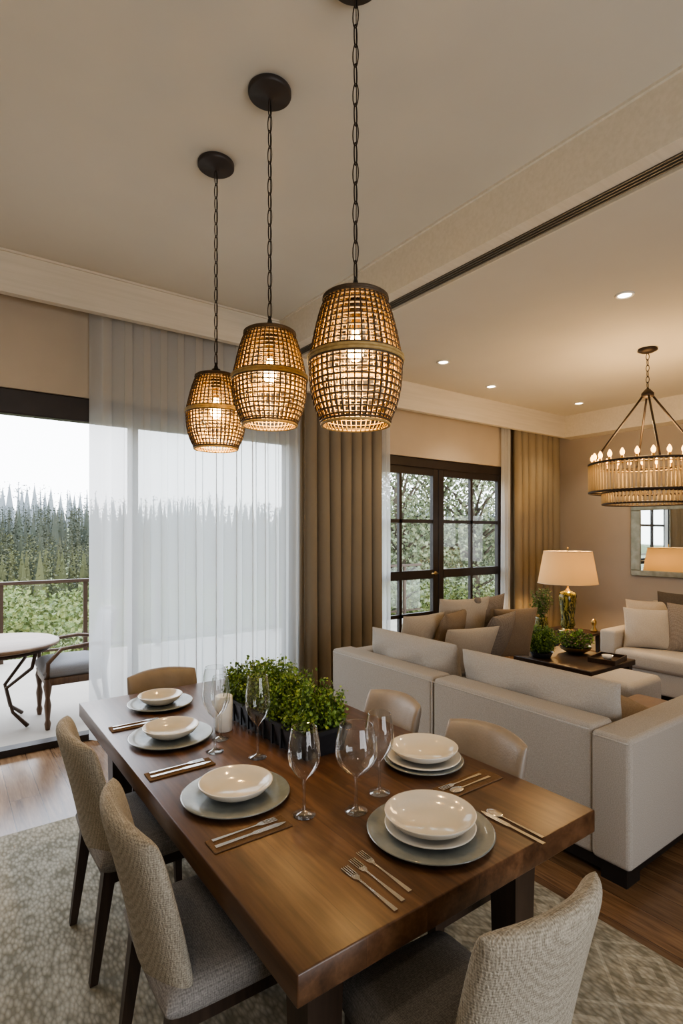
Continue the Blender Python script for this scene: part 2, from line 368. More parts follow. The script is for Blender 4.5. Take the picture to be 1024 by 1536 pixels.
for x in (2.543,2.566,2.589,2.612): b.box(x,x+.008,YB,4.30,3.220,3.235,M_slat)
b.build('air_vent')
simple('baseboard_right',(XR-.02,XR,YB,YW,0,.12,M_trim))
simple('baseboard_window',(6.02,XR-.02,YW-.02,YW,0,.12,M_trim))

b=MB(); Y0,Y1=4.56,4.66
b.box(-1.2,2.75,Y0,Y1,2.46,2.64,M_frame,.008,1)
b.box(-1.2,2.75,Y0,Y1,-.0,.05,M_frame)
b.box(-1.2,-1.12,Y0,Y1,.05,2.46,M_frame); b.box(2.67,2.75,Y0,Y1,.05,2.46,M_frame); b.box(1.22,1.28,Y0,Y1,.05,2.46,M_slat)
b.box(1.28,2.67,4.605,4.612,.05,2.46,M_pane)
b.build('door_1')
b=MB()
x0,x1=3.502,6.018
b.box(x0,x1,4.56,4.66,2.36,2.468,M_frame,.008,1); b.box(x0,x1,4.56,4.66,0,.07,M_frame)
b.box(x0,x0+.07,4.56,4.66,.07,2.36,M_frame); b.box(x1-.07,x1,4.56,4.66,.07,2.36,M_frame)
for (a,c) in ((3.57,4.755),(4.765,5.95)):
    b.box(a,a+.085,4.575,4.635,.07,2.36,M_frame,.006,1); b.box(c-.085,c,4.575,4.635,.07,2.36,M_frame,.006,1)
    b.box(a+.085,c-.085,4.578,4.632,2.28,2.36,M_frame); b.box(a+.085,c-.085,4.578,4.632,.07,.25,M_frame)
    b.box(a+.085,c-.085,4.578,4.632,1.07,1.17,M_frame)
    mid=(a+c)/2; b.box(mid-.02,mid+.02,4.585,4.625,.25,2.28,M_frame)
    for z in (1.74,.66): b.box(a+.085,c-.085,4.585,4.625,z-.02,z+.02,M_frame)
    b.box(a+.085,c-.085,4.603,4.608,.25,2.28,M_pane)
b.tube([(4.70,4.575,1.13),(4.70,4.53,1.13),(4.60,4.53,1.13)],.009,M_brass,8)
b.lathe([(0,0),(.022,0),(.022,.01),(0,.01)],M_brass,16,T(4.70,4.575,1.13)@RX(90))
b.build('door_2')
b=MB(); a,c=-.2,2.5; b.box(a,c,YB-.1,YB-.04,2.52,2.6,M_frame); b.box(a,c,YB-.1,YB-.04,0,.08,M_frame)  # unseen window added behind the camera to let in fill daylight
for x in (a,(a+c)/2-.03,c-.07): b.box(x,x+.07,YB-.1,YB-.04,.08,2.52,M_frame)
b.build('fill_window_1')

# ---------------------------------------------------------------- curtains
def curtain(name,xa,xb,y,z0,z1,mat,folds,amp,seed,irr=.7,pleat=False):
    rnd=random.Random(seed); n=folds*16; b=MB(); vs=[];fs=[]
    ph=[rnd.uniform(0,6) for _ in range(5)]; rows=18
    for j in range(rows+1):
        v=j/rows; z=z1+(z0-z1)*v
        for i in range(n+1):
            u=i/n; a=2*pi*folds*u+irr*math.sin(5*u+ph[0])+irr*.7*math.sin(11*u+ph[1])
            am=amp*(.75+.25*math.sin(9*u+ph[2]+.6*v))*(.85+.15*v)
            edge=min(1,min(u,1-u)*8)
            if pleat:
                sh=-(2*abs(math.sin(a/2))**.75-1); lat=-.35*am*math.sin(a)
            else:
                sh=math.sin(a); lat=.5*am*math.sin(2*a)
            yy=y+am*sh+.006*math.sin(3*v+8*u+ph[3])
            xx=xa+(xb-xa)*u+edge*(lat+.014*v*math.sin(13*u+ph[4]))
            vs.append((xx,yy,z))
    for j in range(rows):
        for i in range(n):
            a=j*(n+1)+i; fs.append((a,a+1,a+n+2,a+n+1))
    b.add(vs,fs,mat,True); return b.build(name)
curtain('sheer_curtain',.90,2.78,4.475,.02,3.40,M_sheer,13,.050,3,2.0)
curtain('sheer_curtain',3.80,3.92,4.49,.02,3.15,M_sheer,2,.02,4)
curtain('drape_curtain',2.79,3.78,4.432,.015,3.15,M_drape,7,.062,5,.5,True)
curtain('drape_curtain',6.02,7.05,4.432,.015,3.15,M_drape2,7,.062,6,.5,True)
curtain('sheer_curtain',5.82,6.0,4.49,.02,3.15,M_sheer,3,.018,8)

# ---------------------------------------------------------------- outdoors
b=MB(); b.box(-5,8,4.76,8.2,-.12,-.03,M_deck); b.build('balcony_deck')
b=MB()
for i in range(-4,8):
    x=.58+.97*i; b.box(x-.025,x+.025,7.98,8.03,-.03,.95,M_iron)
b.box(-4,7.8,7.965,8.045,.95,.99,M_iron); b.box(-4,7.8,7.99,8.02,.06,.09,M_iron)
b.box(-4,7.8,8.003,8.007,.10,.93,M_pane); b.build('balcony_railing')
def gz(y):
    if y<45: return -1.3-min(2.4,max(0,y-8.3)*.065)
    return -3.7+max(0,y-60)*.035
b=MB(); vs=[];fs=[]; n=60
for j in range(n+1):
    for i in range(n+1):
        x=-200+520*i/n; y=8.3+320*(j/n)**1.3
        vs.append((x,y,gz(y)+.25*math.sin(x*.1)*math.cos(y*.08)-.2))
for j in range(n):
    for i in range(n):
        a=j*(n+1)+i; fs.append((a,a+1,a+n+2,a+n+1))
b.add(vs,fs,M_grass,True); b.build('meadow_ground')
def dirpos(px,d):
    r=(px-512)/820*d; return (.5886*d+.8084*r,.8084*d-.5886*r)
b=MB()
def ftree(b,x,y,z,h,mats,kind,nl):
    w=h*(.16 if kind else .32)
    b.add([(x-w*.4,y,z),(x+w*.4,y,z),(x,y-w*.4,z),(x,y+w*.4,z),(x,y,z+h*.95)],[(0,2,4),(2,1,4),(1,3,4),(3,0,4)],mats[0])
    for _ in range(nl):
        t=R()**.8; a=U(0,2*pi)
        rr=w*((1-t)*1.1+.04) if kind else w*math.sqrt(max(0,1-(2*t*.92-1)**2))
        rr*=U(.55,1.05); p=(x+rr*math.cos(a),y+rr*math.sin(a),z+h*(.08+.88*t))
        s=h*U(.025,.055)*(1.1-.5*t); b.leaf(p,s*1.3,mats[int(R()*len(mats))],.8)
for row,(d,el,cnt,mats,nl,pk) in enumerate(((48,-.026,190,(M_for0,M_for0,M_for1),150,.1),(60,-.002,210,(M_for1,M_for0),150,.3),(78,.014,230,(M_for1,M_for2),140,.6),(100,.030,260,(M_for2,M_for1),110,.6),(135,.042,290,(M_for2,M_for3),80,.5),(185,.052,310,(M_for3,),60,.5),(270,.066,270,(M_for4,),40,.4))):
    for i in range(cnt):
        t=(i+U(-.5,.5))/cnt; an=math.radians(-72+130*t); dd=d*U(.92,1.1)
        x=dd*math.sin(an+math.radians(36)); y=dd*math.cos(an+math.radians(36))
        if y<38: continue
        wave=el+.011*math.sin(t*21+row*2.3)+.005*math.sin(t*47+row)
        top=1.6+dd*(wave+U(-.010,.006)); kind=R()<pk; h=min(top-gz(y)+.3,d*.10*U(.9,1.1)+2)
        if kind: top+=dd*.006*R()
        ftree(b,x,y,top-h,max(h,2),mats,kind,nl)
b.build('forest_treeline')
b=MB()
for k in range(105):
    d=U(11,32); px=U(-350,1000); x,y=dirpos(px,d)
    if y<9.3 or y>33: continue
    top=1.6-(74+ (30-d)*1.3)*d/820 + U(-.2,.1); base=gz(y)-.1; rr=U(.9,1.6)*(.7+d/40)
    for _ in range(1000):
        a=U(0,2*pi); e=math.asin(U(-.1,1)); q=U(.8,1.05)*(1+.15*math.sin(5*a))
        p=(x+rr*q*math.cos(a)*math.cos(e),y+rr*q*math.sin(a)*math.cos(e),base+(top-base)*q*math.sin(e))
        b.leaf(p,U(.07,.15)*(.6+d/30),M_bush1 if R()<.45 else M_bush2,.8)
b.build('garden_bushes')
for (px,d,h) in ((600,15,6.8),(655,18,8.0),(712,16,6.4),(760,22,9),(560,21,7.6),(830,23,8.5)):
    b=MB(); x,y=dirpos(px,d)
    b.tube([(0,0,0),(.1,.05,h*.3),(-.05,.1,h*.6),(0,0,h*.9)],[.16,.12,.08,.03],M_bark,8)
    cl=[]
    for _ in range(30):
        a=U(0,2*pi); hh=U(.22,1.0)*h; q=h*.25*math.sin(pi*min(1,hh/h*.85))*U(.3,1); c=Vector((q*math.cos(a),q*math.sin(a),hh)); cl.append(c)
        b.tube([(0,0,hh*.75),c*.6+Vector((0,0,hh*.33)),c],[.05,.03,.01],M_bark,4)
    for c in cl:
        for _ in range(170):
            v=Vector((U(-1,1),U(-1,1),U(-.8,.8)))*h*.11
            b.leaf(c+v,U(.08,.15),M_tr1 if R()<.4 else M_tr2,.7)
    b.build('broadleaf_tree',(x,y,gz(y)-.1))
b=MB()
b.lathe([(0,.665),(.46,.665),(.48,.675),(.48,.695),(.46,.705),(0,.705)],M_tw,40)
b.tube([(.40*math.cos(2*pi*i/24),.40*math.sin(2*pi*i/24),.64) for i in range(24)],.015,M_iron,6,True)
for i in range(4):
    a=pi/4+pi/2*i; ca,sa=math.cos(a),math.sin(a)
    b.tube([(.38*ca,.38*sa,.65),(.34*ca,.34*sa,.5),(.10*ca,.10*sa,.32),(.16*ca,.16*sa,.12),(.30*ca,.30*sa,.015)],[.016,.015,.014,.014,.018],M_iron,8)
b.build('patio_table',(.36,5.47,-.029))
b=MB()
for sx in (-1,1):
    b.lathe([(.018,0),(.026,.05),(.017,.08),(.028,.2),(.018,.26),(.034,.36),(.024,.40),(.028,.42)],M_pwood,12,T(sx*.24,.22,0))
    b.tube([(sx*.23,-.30,0.02),(sx*.23,-.24,.2),(sx*.23,-.22,.42),(sx*.22,-.26,.65),(sx*.21,-.33,.92)],[.02,.024,.024,.02,.017],M_pwood,8)
    b.tube([(sx*.24,.22,.42),(sx*.26,.22,.55),(sx*.27,.12,.66),(sx*.26,-.1,.68),(sx*.22,-.26,.66)],.017,M_pwood,8)
b.box(-.26,.26,-.24,.24,.36,.42,M_pwood,.01,2)
b.puff(.52,.50,.15,M_ccush,T(0,.01,.47)@RX(90),p=6)
b.puff(.44,.46,.09,M_ccush,T(0,-.26,.70)@RX(10),p=6)
b.tube([(-.21,-.33,.92),(0,-.35,.95),(.21,-.33,.92)],.018,M_pwood,8)
me=b.build('patio_chair',(.92,5.34,-.028),90)
place(me.data,'patio_chair.001',(-.52,5.6,-.028),-90)

# ---------------------------------------------------------------- rug
b=MB(); b.box(-.9,2.18,-.6,3.36,0.001,.016,M_rug,.005,2); b.build('area_rug')

# ---------------------------------------------------------------- dining table
b=MB(); b.box(.55,1.62,.9,2.99,.682,.75,M_table,.004,2)
b.box(.66,1.51,1.02,2.88,.62,.682,M_dark)
for x in (.70,1.44):
    for y in (1.07,2.80): b.taper((x,y,.018),(x,y,.65),.075,.10,M_dark)
b.build('dining_table')

# ---------------------------------------------------------------- dining chairs
def chair_mesh():
    b=MB()
    def bf(P,u,v):
        z=P.z; f=(z+.235)/.47
        wscale=1-.05*(1-f)
        return Vector((P.x*wscale, P.y-.075*f-.03*f*f+.05*u*u, z-.012*u*u*f))
    b.puff(.45,.48,.06,M_chair,T(0,-.20,.635),n=28,p=12,k=.12,fn=bf)
    b.puff(.46,.46,.10,M_seat,T(0,.0,.435)@RX(90),n=22,p=10,k=.10)
    b.box(-.20,.20,-.20,.20,.355,.395,M_dark)
    for sx in (-1,1):
        b.taper((sx*.185,.195,.018),(sx*.185,.18,.40),.026,.042,M_dark)
        b.taper((sx*.185,-.24,.018),(sx*.185,-.185,.42),.026,.044,M_dark)
    return b
b=chair_mesh(); ch=b.build('dining_chair',(.665,2.25,0),-90)
place(ch.data,'dining_chair.001',(.665,1.53,0),-92)
place(ch.data,'dining_chair.002',(.96,.885,0),-3,(.80,1,1.03))
me2=ch.data.copy(); me2.materials[0]=M_chair2
place(me2,'dining_chair.003',(1.445,1.385,0),90,(.86,1,.97))
place(me2,'dining_chair.004',(1.445,1.92,0),90,(.80,1,.97))
place(me2,'dining_chair.005',(1.0,2.84,0),180,(.88,1,.95))

# ---------------------------------------------------------------- tableware
TZ=.75
def plateset(x,y,ch,pl,bowl,name='plate_setting'):
    b=MB()
    b.lathe([(0,.004),(ch*.6,.004),(ch*.66,.0),(ch*.7,.002),(ch,.014),(ch+.002,.017),(ch-.003,.019),(ch*.72,.009),(0,.009)],M_charger,56)
    z=.010
    if pl: 
        b.lathe([(0,z),(pl*.6,z),(pl*.66,z+.003),(pl,z+.017),(pl+.001,z+.020),(pl-.003,z+.021),(pl*.68,z+.008),(0,z+.007)],M_plate,56); z+=.011
    b.lathe([(0,z),(bowl*.5,z),(bowl*.62,z+.004),(bowl*.88,z+.022),(bowl,z+.040),(bowl+.001,z+.043),(bowl-.004,z+.043),(bowl*.84,z+.026),(bowl*.58,z+.010),(0,z+.007)],M_plate,56)
    return b.build(name,(x,y,TZ))
plateset(1.115,1.105,.178,.128,.128)
plateset(.765,1.63,.172,None,.118)
plateset(.765,2.255,.168,.0,.112)
plateset(.87,2.72,.155,.0,.105)
plateset(1.44,1.46,.145,.135,.125)
def glass(x,y,h,r,name='wine_glass'):
    b=MB(); st=h*.42
    b.lathe([(0,.001),(.034,.001),(.035,.003),(.014,.008),(.005,.016),(.0042,st*.5),(.0045,st-.01),(.012,st),(r*.6,st+.018),(r*.93,st+(h-st)*.3),(r,st+(h-st)*.45),(r*.95,st+(h-st)*.7),(r*.78,h-.001),(r*.77,h+.0005),(r*.755,h-.001)],M_glass,40)
    return b.build(name,(x,y,TZ))
glass(.855,2.01,.33,.050); glass(.965,1.865,.31,.048); glass(.88,1.40,.265,.050); glass(1.02,1.325,.265,.066); glass(1.155,1.375,.262,.048)
glass(.925,2.12,.26,.04)
b=MB(); b.lathe([(0,0),(.035,0),(.037,.003),(.037,.147),(.033,.15),(.012,.146),(0,.145)],M_candle,32); b.tube([(0,0,.145),(.001,0,.16)],.0015,M_black,5); b.build('pillar_candle',(.98,2.21,TZ))
def cutlery(kind,x,y,rot,z=.0005):
    b=MB(); z0,z1=.0005,.0035
    def strip(pts,mat=M_steel):
        n=len(pts); vs=[(w,yy,z1) for yy,w in pts]+[(-w,yy,z1) for yy,w in pts]+[(w,yy,z0) for yy,w in pts]+[(-w,yy,z0) for yy,w in pts]
        fs=[]
        for i in range(n-1):
            fs+= [(i,i+1,n+i+1,n+i),(2*n+i,3*n+i,3*n+i+1,2*n+i+1),(i,2*n+i,2*n+i+1,i+1),(n+i,n+i+1,3*n+i+1,3*n+i)]
        fs+=[(0,n,3*n,2*n),(n-1,3*n-1,4*n-1,2*n-1)]
        b.add(vs,fs,mat)
    if kind=='fork':
        strip([(-.10,.006),(-.06,.005),(0,.0025),(.035,.003),(.045,.009),(.058,.011)])
        for k in range(4):
            x0=-.0105+.0062*k; b.box(x0,x0+.0028,.056,.098,z0,z1,M_steel)
    elif kind=='knife': strip([(-.11,.007),(-.06,.006),(0,.005),(.01,.009),(.08,.009),(.10,.004),(.108,.001)])
    else:
        strip([(-.10,.006),(-.05,.004),(.03,.0025),(.04,.004)]); b.puff(.036,.055,.005,M_steel,T(0,.066,.0035)@RX(90),n=10,k=1,p=2)
    b.build({'fork':'dinner_fork','knife':'table_knife','spoon':'table_spoon'}[kind],(x,y,TZ+z),rot)
cutlery('fork',.893,1.05,0);cutlery('fork',.857,1.035,0);cutlery('fork',.822,1.02,0)
cutlery('knife',1.325,.99,0);cutlery('spoon',1.35,1.0,0)
def napkin(x,y,w,h,rot):
    b=MB(); b.box(-w/2,w/2,-h/2,h/2,0,.005,M_napkin,.002,1); return b.build('napkin',(x,y,TZ),rot)
for (x,y) in ((.70,1.40),(.69,1.93),(.70,2.49)):
    napkin(x,y,.24,.07,0); cutlery('fork',x-.005,y+.018,-90,.0055); cutlery('knife',x+.0,y-.015,-90,.0055)
napkin(1.44,1.245,.26,.085,0); cutlery('fork',1.42,1.262,90,.0055); cutlery('spoon',1.43,1.23,90,.0055)
b=MB()
L,W,H=.68,.21,.10
def ring(z,l,w): return [(-w/2,-l/2,z),(w/2,-l/2,z),(w/2,l/2,z),(-w/2,l/2,z)]
vs=ring(0,L*.94,W*.85)+ring(H,L,W)+ring(H,L-.016,W-.016)+ring(.06,L-.03,W-.03)
fs=[(3,2,1,0)]
for k in range(3):
    for i in range(4): j=(i+1)%4; fs.append((k*4+i,k*4+j,k*4+4+j,k*4+4+i))
b.add(vs,fs,M_tray); b.add(ring(.065,L-.03,W-.03),[(0,1,2,3)],M_soil)
b.box(-W/2-.006,W/2+.006,-L/2-.006,-L/2+.006,H-.012,H+.003,M_tray); b.box(-W/2-.006,W/2+.006,L/2-.006,L/2+.006,H-.012,H+.003,M_tray)
b.box(-W/2-.006,-W/2+.006,-L/2,L/2,H-.012,H+.003,M_tray); b.box(W/2-.006,W/2+.006,-L/2,L/2,H-.012,H+.003,M_tray)
for k in range(10): 
    y=-.3+.0667*k; b.box(-W/2-.001,-W/2+.008,y-.004,y+.004,.005,H-.01,M_tray)
for k in range(300):
    x=U(-.095,.095); y=U(-.31,.32); h=U(.09,.235)*(1.08-.25*abs(y)/.3)*(1-.25*abs(x)/.1); tx=x*1.15+U(-.015,.025); ty=y*1.06+U(-.03,.03)
    top=Vector((tx,ty,.075+h)); b.tube([(x,y,.065),((x+tx)/2,(y+ty)/2,.07+h*.55),top],.0014,M_g3,4)
    for _ in range(44):
        t=U(.2,1); p=Vector((x+(tx-x)*t,y+(ty-y)*t,.075+h*t))+Vector((U(-1,1),U(-1,1),U(-.7,.7)))*.022
        b.leaf(p,U(.009,.019),(M_g1,M_g2,M_g2,M_g1,M_g3)[int(R()*5)],.85)
b.build('herb_planter',(1.17,2.05,TZ),2)

# ---------------------------------------------------------------- pendants
PROF=[(0,.102),(.10,.120),(.25,.137),(.40,.150),(.47,.157),(.52,.157),(.62,.157),(.75,.151),(.88,.136),(1,.112)]
def prof(t):
    for (a,ra),(c,rc) in zip(PROF,PROF[1:]):
        if t<=c: return ra+(rc-ra)*(t-a)/(c-a)
    return PROF[-1][1]
def pendant(y,ztop,H,ks):
    b=MB(); zc=3.51
    b.lathe([(0,0),(.088,0),(.092,-.004),(.092,-.022),(.086,-.027),(.02,-.030),(.012,-.04),(0,-.04)],M_canopy,40,T(0,0,zc))
    z=zc-.04; k=0; LL=.078
    while z>ztop+.055:
        pts=[]
        for i in range(16):
            a=2*pi*i/16; s=.0105*math.sin(a); c=LL/2*math.cos(a)
            an=math.radians(90*(k%2)+25); pts.append((s*math.cos(an),s*math.sin(an),c))
        b.tube(pts,.0023,M_chain,6,True,T(0,0,z-LL/2)); z-=LL-.011; k+=1
    b.tube([(.004,.002,zc-.04),(.002,-.003,(zc+ztop)/2),(.003,.002,ztop+.04)],.0015,M_black,5)
    b.lathe([(.004,.075),(.008,.06),(.012,.045),(.022,.04),(.024,.0),(.026,-.05),(.018,-.055),(0,-.055)],M_black,20,T(0,0,ztop))
    def rg(r,z,w,mat,sg=60): b.tube([(r*ks*math.cos(2*pi*i/sg),r*ks*math.sin(2*pi*i/sg),z) for i in range(sg)],w,mat,5,True)
    NRG=22
    for j in range(NRG+1):
        t=j/NRG; rg(prof(t)+.001,ztop-H*t,.0024,M_cane_d)
        if j<NRG: rg(prof(t)-.006,ztop-H*t,.0024,M_cane_l)
    nr=42
    for i in range(nr):
        a=2*pi*i/nr
        for off,w,mat in ((.001,.0028,M_cane_d),(-.005,.0028,M_cane_l)):
            b.tube([((prof(t)+off)*ks*math.cos(a),(prof(t)+off)*ks*math.sin(a),ztop-H*t) for t in [q/14 for q in range(15)]],w,mat,4)
    for t,w,m_ in ((0,.008,M_cane_d),(.018,.006,M_cane_d),(.475,.006,M_cane_l),(.50,.007,M_cane_l),(.52,.004,M_cane_d),(1,.0055,M_cane_l),(.98,.004,M_cane_d)): rg(prof(t)+.003,ztop-H*t,w,m_)
    for r in (.035,.047,.059,.071,.083,.093): rg(r,ztop-.004,.0035,M_cane_d,40)
    for i in range(24):
        a=2*pi*i/24; b.tube([(.025*math.cos(a),.025*math.sin(a),ztop-.004),(.098*ks*math.cos(a),.098*ks*math.sin(a),ztop-.004)],.0022,M_cane_d,4)
    zb=ztop-.055
    b.lathe([(.014,.0),(.014,-.05),(.012,-.055)],M_brass,16,T(0,0,zb))
    b.lathe([(.012,0),(.013,-.015),(.022,-.04),(.029,-.065),(.026,-.085),(.014,-.1),(0,-.105)],M_bulb,20,T(0,0,zb-.055))
    o=b.build('pendant_light',(1.137,y,0))
    light('POINT','pendant_bulb_light',(1.137,y,ztop-.255),17,(1,.65,.28),o,shadow_soft_size=.03)
pendant(2.66,2.405,.37,.95); pendant(2.086,2.46,.395,1); pendant(1.48,2.40,.43,1)

# ---------------------------------------------------------------- chandelier
b=MB(); cx,cy=5.0,2.3
b.lathe([(0,0),(.075,0),(.08,-.015),(.05,-.03),(.01,-.04),(0,-.04)],M_chain,28,T(0,0,3.22))
z=3.18;k=0
while z>2.87:
    pts=[((.013*math.sin(2*pi*i/14) if k%2 else 0),(0 if k%2 else .013*math.sin(2*pi*i/14)),.03*math.cos(2*pi*i/14)) for i in range(14)]
    b.tube(pts,.003,M_chain,6,True,T(0,0,z-.03)); z-=.05;k+=1
b.lathe([(0,.04),(.02,.035),(.05,.0),(.05,-.03),(.02,-.04),(0,-.04)],M_chain,20,T(0,0,2.83))
RO=.47
for i in range(4):
    a=pi/5+pi/2*i; b.tube([(.03*math.cos(a),.03*math.sin(a),2.82),((RO-.03)*math.cos(a),(RO-.03)*math.sin(a),2.23)],.009,M_chain,6)
def crg(r,z,w,mat): b.tube([(r*math.cos(2*pi*i/64),r*math.sin(2*pi*i/64),z) for i in range(64)],w,mat,6,True)
crg(RO,2.215,.012,M_chain); crg(RO,1.965,.010,M_chain); crg(.36,1.96,.009,M_chain); crg(.36,1.86,.009,M_chain); crg(RO-.02,2.19,.006,M_brass)
for i in range(84):
    a=2*pi*i/84; b.tube([(RO*math.cos(a),RO*math.sin(a),2.21),(RO*math.cos(a),RO*math.sin(a),1.965)],.0085,M_rod,6)
for i in range(66):
    a=2*pi*i/66; b.tube([(.36*math.cos(a),.36*math.sin(a),1.96),(.36*math.cos(a),.36*math.sin(a),1.86)],.0085,M_rod,6)
for i in range(6):
    a=pi/3*i; b.tube([(RO*math.cos(a),RO*math.sin(a),1.965),(.36*math.cos(a),.36*math.sin(a),1.96)],.006,M_chain,5)
for i in range(24):
    a=2*pi*i/24; m=T((RO-.03)*math.cos(a),(RO-.03)*math.sin(a),2.215)
    b.lathe([(.012,0),(.012,.03),(.009,.035)],M_brass,10,m)
    b.lathe([(.009,.035),(.018,.052),(.018,.07),(.006,.095),(0,.10)],M_bulb2,12,m)
chd=b.build('chandelier',(cx,cy,0))
light('POINT','chandelier_glow',(cx,cy,2.42),55,(1,.64,.30),chd,shadow_soft_size=.25)
light('POINT','chandelier_inner_glow',(cx,cy,2.09),14,(1,.68,.34),chd,shadow_soft_size=.1)

# ---------------------------------------------------------------- downlights
def downlight(x,y,zc,e):
    b=MB(); b.lathe([(.05,0),(.062,0),(.06,-.006),(.046,-.008),(.042,-.001)],M_white,28); b.disc(.044,-.0015,M_down,28)
    o=b.build('recessed_downlight',(x,y,zc))
    l=light('SPOT','downlight_spot',(x,y,zc-.03),e,(1,.83,.61),o,spot_size=math.radians(110),spot_blend=.6,shadow_soft_size=.05)
for (x,y) in ((3.74,1.87),(3.82,3.61),(4.88,3.9),(6.39,3.76),(6.4,1.2),(4.9,.3),(3.74,-.6)): downlight(x,y,3.22,28)  # visible spots first; the ones outside the view are added for fill
for (x,y) in ((-.6,.2),(1.6,-1.2),(-.9,2.8)): downlight(x,y,3.51,32)  # out-of-view ceiling spots, added to lift the room's ambient light

# ---------------------------------------------------------------- sofas
b=MB()
X0=2.46
b.box(X0+.02,3.40,1.22,3.49,.085,.30,M_sofa,.02)
b.box(X0,X0+.19,1.375,2.418,.09,.70,M_sofa,.028,4); b.box(X0,X0+.19,2.422,3.51,.09,.70,M_sofa,.028,4)
b.box(X0-.01,3.42,1.20,1.385,.09,.685,M_sofa,.026,4)
b.box(2.66,4.2,2.66,3.50,.085,.30,M_sofa,.02)
b.box(2.66,4.2,3.33,3.51,.09,.68,M_sofa,.028,4)
b.tube([(X0-.002,2.42,.1),(X0-.002,2.42,.68)],.004,M_sofac,6)
b.tube([(X0+.002,1.40,.675),(X0+.002,3.49,.675)],.0045,M_sofac,6)
b.tube([(X0-.008,1.21,.662),(X0-.008,1.375,.662)],.0045,M_sofac,6)
b.tube([(X0+.01,1.204,.66),(3.40,1.204,.66)],.0045,M_sofac,6)
b.box(2.66,3.43,1.39,2.02,.30,.46,M_sofac,.05,5); b.box(2.66,3.43,2.03,2.66,.30,.46,M_sofac,.05,5)
b.box(2.66,3.43,2.67,3.33,.30,.46,M_sofac,.05,5); b.box(3.44,4.2,2.67,3.33,.30,.46,M_sofac,.05,5)
b.puff(1.04,.45,.26,M_sofac,T(2.80,1.92,.62)@RZ(90)@RX(-10),p=3,wr=.14,n=30,pinch=.035)
b.puff(.88,.47,.26,M_sofac,T(2.80,2.93,.625)@RZ(90)@RX(-10),p=3,wr=.14,n=30,pinch=.035)
for (x,y) in ((X0+.08,1.29),(X0+.08,3.40),(3.32,1.29),(4.1,2.75),(4.1,3.42)): b.box(x-.06,x+.06,y-.06,y+.06,0,.088,M_black)
b.box(X0+.03,X0+.07,1.3,3.4,.03,.088,M_black); b.box(X0+.03,3.3,1.24,1.28,.03,.088,M_black)
b.build('sectional_sofa')
def pillow(x,y,z,w,h,mat,rz,rx,t=.16,name='throw_pillow'):
    b=MB(); b.puff(w,h,t,mat,RZ(rz)@RX(rx),p=2.2,pinch=.07,wr=.05,n=18); return b.build(name,(x,y,z))
pillow(3.12,3.20,.73,.46,.46,M_pcream,0,12); pillow(3.36,3.12,.74,.46,.48,M_ptan,20,18); pillow(3.60,3.19,.78,.52,.56,M_pcream,-12,10)
pillow(3.90,3.19,.78,.50,.56,M_pgrey,8,12); pillow(4.06,3.02,.72,.44,.48,M_ptan,-20,16); pillow(3.34,2.90,.68,.48,.42,M_pcream,-15,25); pillow(3.74,2.94,.72,.46,.46,M_pgrey,14,20)
b=MB()
b.box(5.5,6.62,.6,3.02,.06,.28,M_sofac,.02); b.box(6.38,6.62,.6,3.02,.06,.80,M_sofac,.04,4); b.box(5.55,6.62,2.86,3.04,.06,.60,M_sofac,.03,4); b.box(5.55,6.62,.58,.76,.06,.60,M_sofac,.03,4)
for y in (.78,1.48,2.17): b.box(5.47,6.4,y,y+.68,.27,.44,M_sofac,.05,5); b.puff(.68,.46,.22,M_sofac,T(6.28,y+.34,.64)@RZ(-90)@RX(-12),p=3.5)
for x in (5.6,6.5):
    for y in (.7,2.9): b.box(x-.03,x+.03,y-.03,y+.03,0,.065,M_black)
b.build('linen_sofa')
pillow(6.02,2.72,.66,.50,.48,M_pcream,-58,-14); pillow(6.15,2.50,.74,.46,.50,M_pdark,-80,-12); pillow(5.94,2.30,.66,.46,.50,M_pgrey,-70,-16); pillow(5.80,2.66,.63,.46,.42,M_sofac,-62,-20)
b=MB(); b.box(-.28,.28,-.28,.28,.04,.44,M_leather,.06,5); b.box(-.24,.24,-.24,.24,0,.05,M_black); b.tube([(-.28,-.25,.38),(.28,-.25,.38)],.005,M_leather,6); b.build('leather_ottoman',(3.83,1.70,0))
b=MB(); b.box(-.26,.26,-.18,.18,.10,.46,M_sofac,.05,5)
for sx in (-1,1):
    for sy in (-1,1): b.box(sx*.2-.02,sx*.2+.02,sy*.12-.02,sy*.12+.02,0,.11,M_black)
b.build('linen_footstool',(4.42,2.21,0))
pillow(3.08,1.62,.56,.50,.34,M_ptan,60,65)

b=MB(); b.box(4.35,5.1,2.45,3.22,.40,.45,M_dark,.006,1); b.box(4.43,5.02,2.52,3.15,.12,.15,M_dark)
for x in (4.40,5.05):
    for y in (2.5,3.17): b.taper((x,y,0),(x,y,.40),.05,.06,M_dark)
b.build('coffee_table')
def sprig(name,x,y,z,pot,R0,H0,nst,mats,spiky=True,pm=None):
    b=MB(); b.lathe(pot,pm or M_tray,28); zt=pot[-1][1]
    b.disc(pot[-1][0]*.95,zt-.01,M_soil,20)
    for _ in range(nst):
        a=U(0,2*pi); r0=U(0,pot[-1][0]*.8); q=U(.2,1)*R0; h=H0*U(.55,1)*(1-.35*q/R0)
        p0=Vector((r0*math.cos(a),r0*math.sin(a),zt-.01)); p1=Vector((q*math.cos(a),q*math.sin(a),zt+h))
        mid=(p0+p1)/2+Vector((0,0,h*.15)); b.tube([p0,mid,p1],.0018,M_g3,4)
        for _ in range(26): 
            t=U(.1,1); p=p0.lerp(mid,t*2) if t<.5 else mid.lerp(p1,t*2-1)
            b.leaf(p,U(.02,.04),mats[int(R()*len(mats))],.28 if spiky else .7)
    b.build(name,(x,y,z))
sprig('rosemary_planter',4.50,3.02,.45,[(0,0),(.08,0),(.10,.04),(.105,.05)],.20,.28,150,(M_g1,M_g3,M_g2))
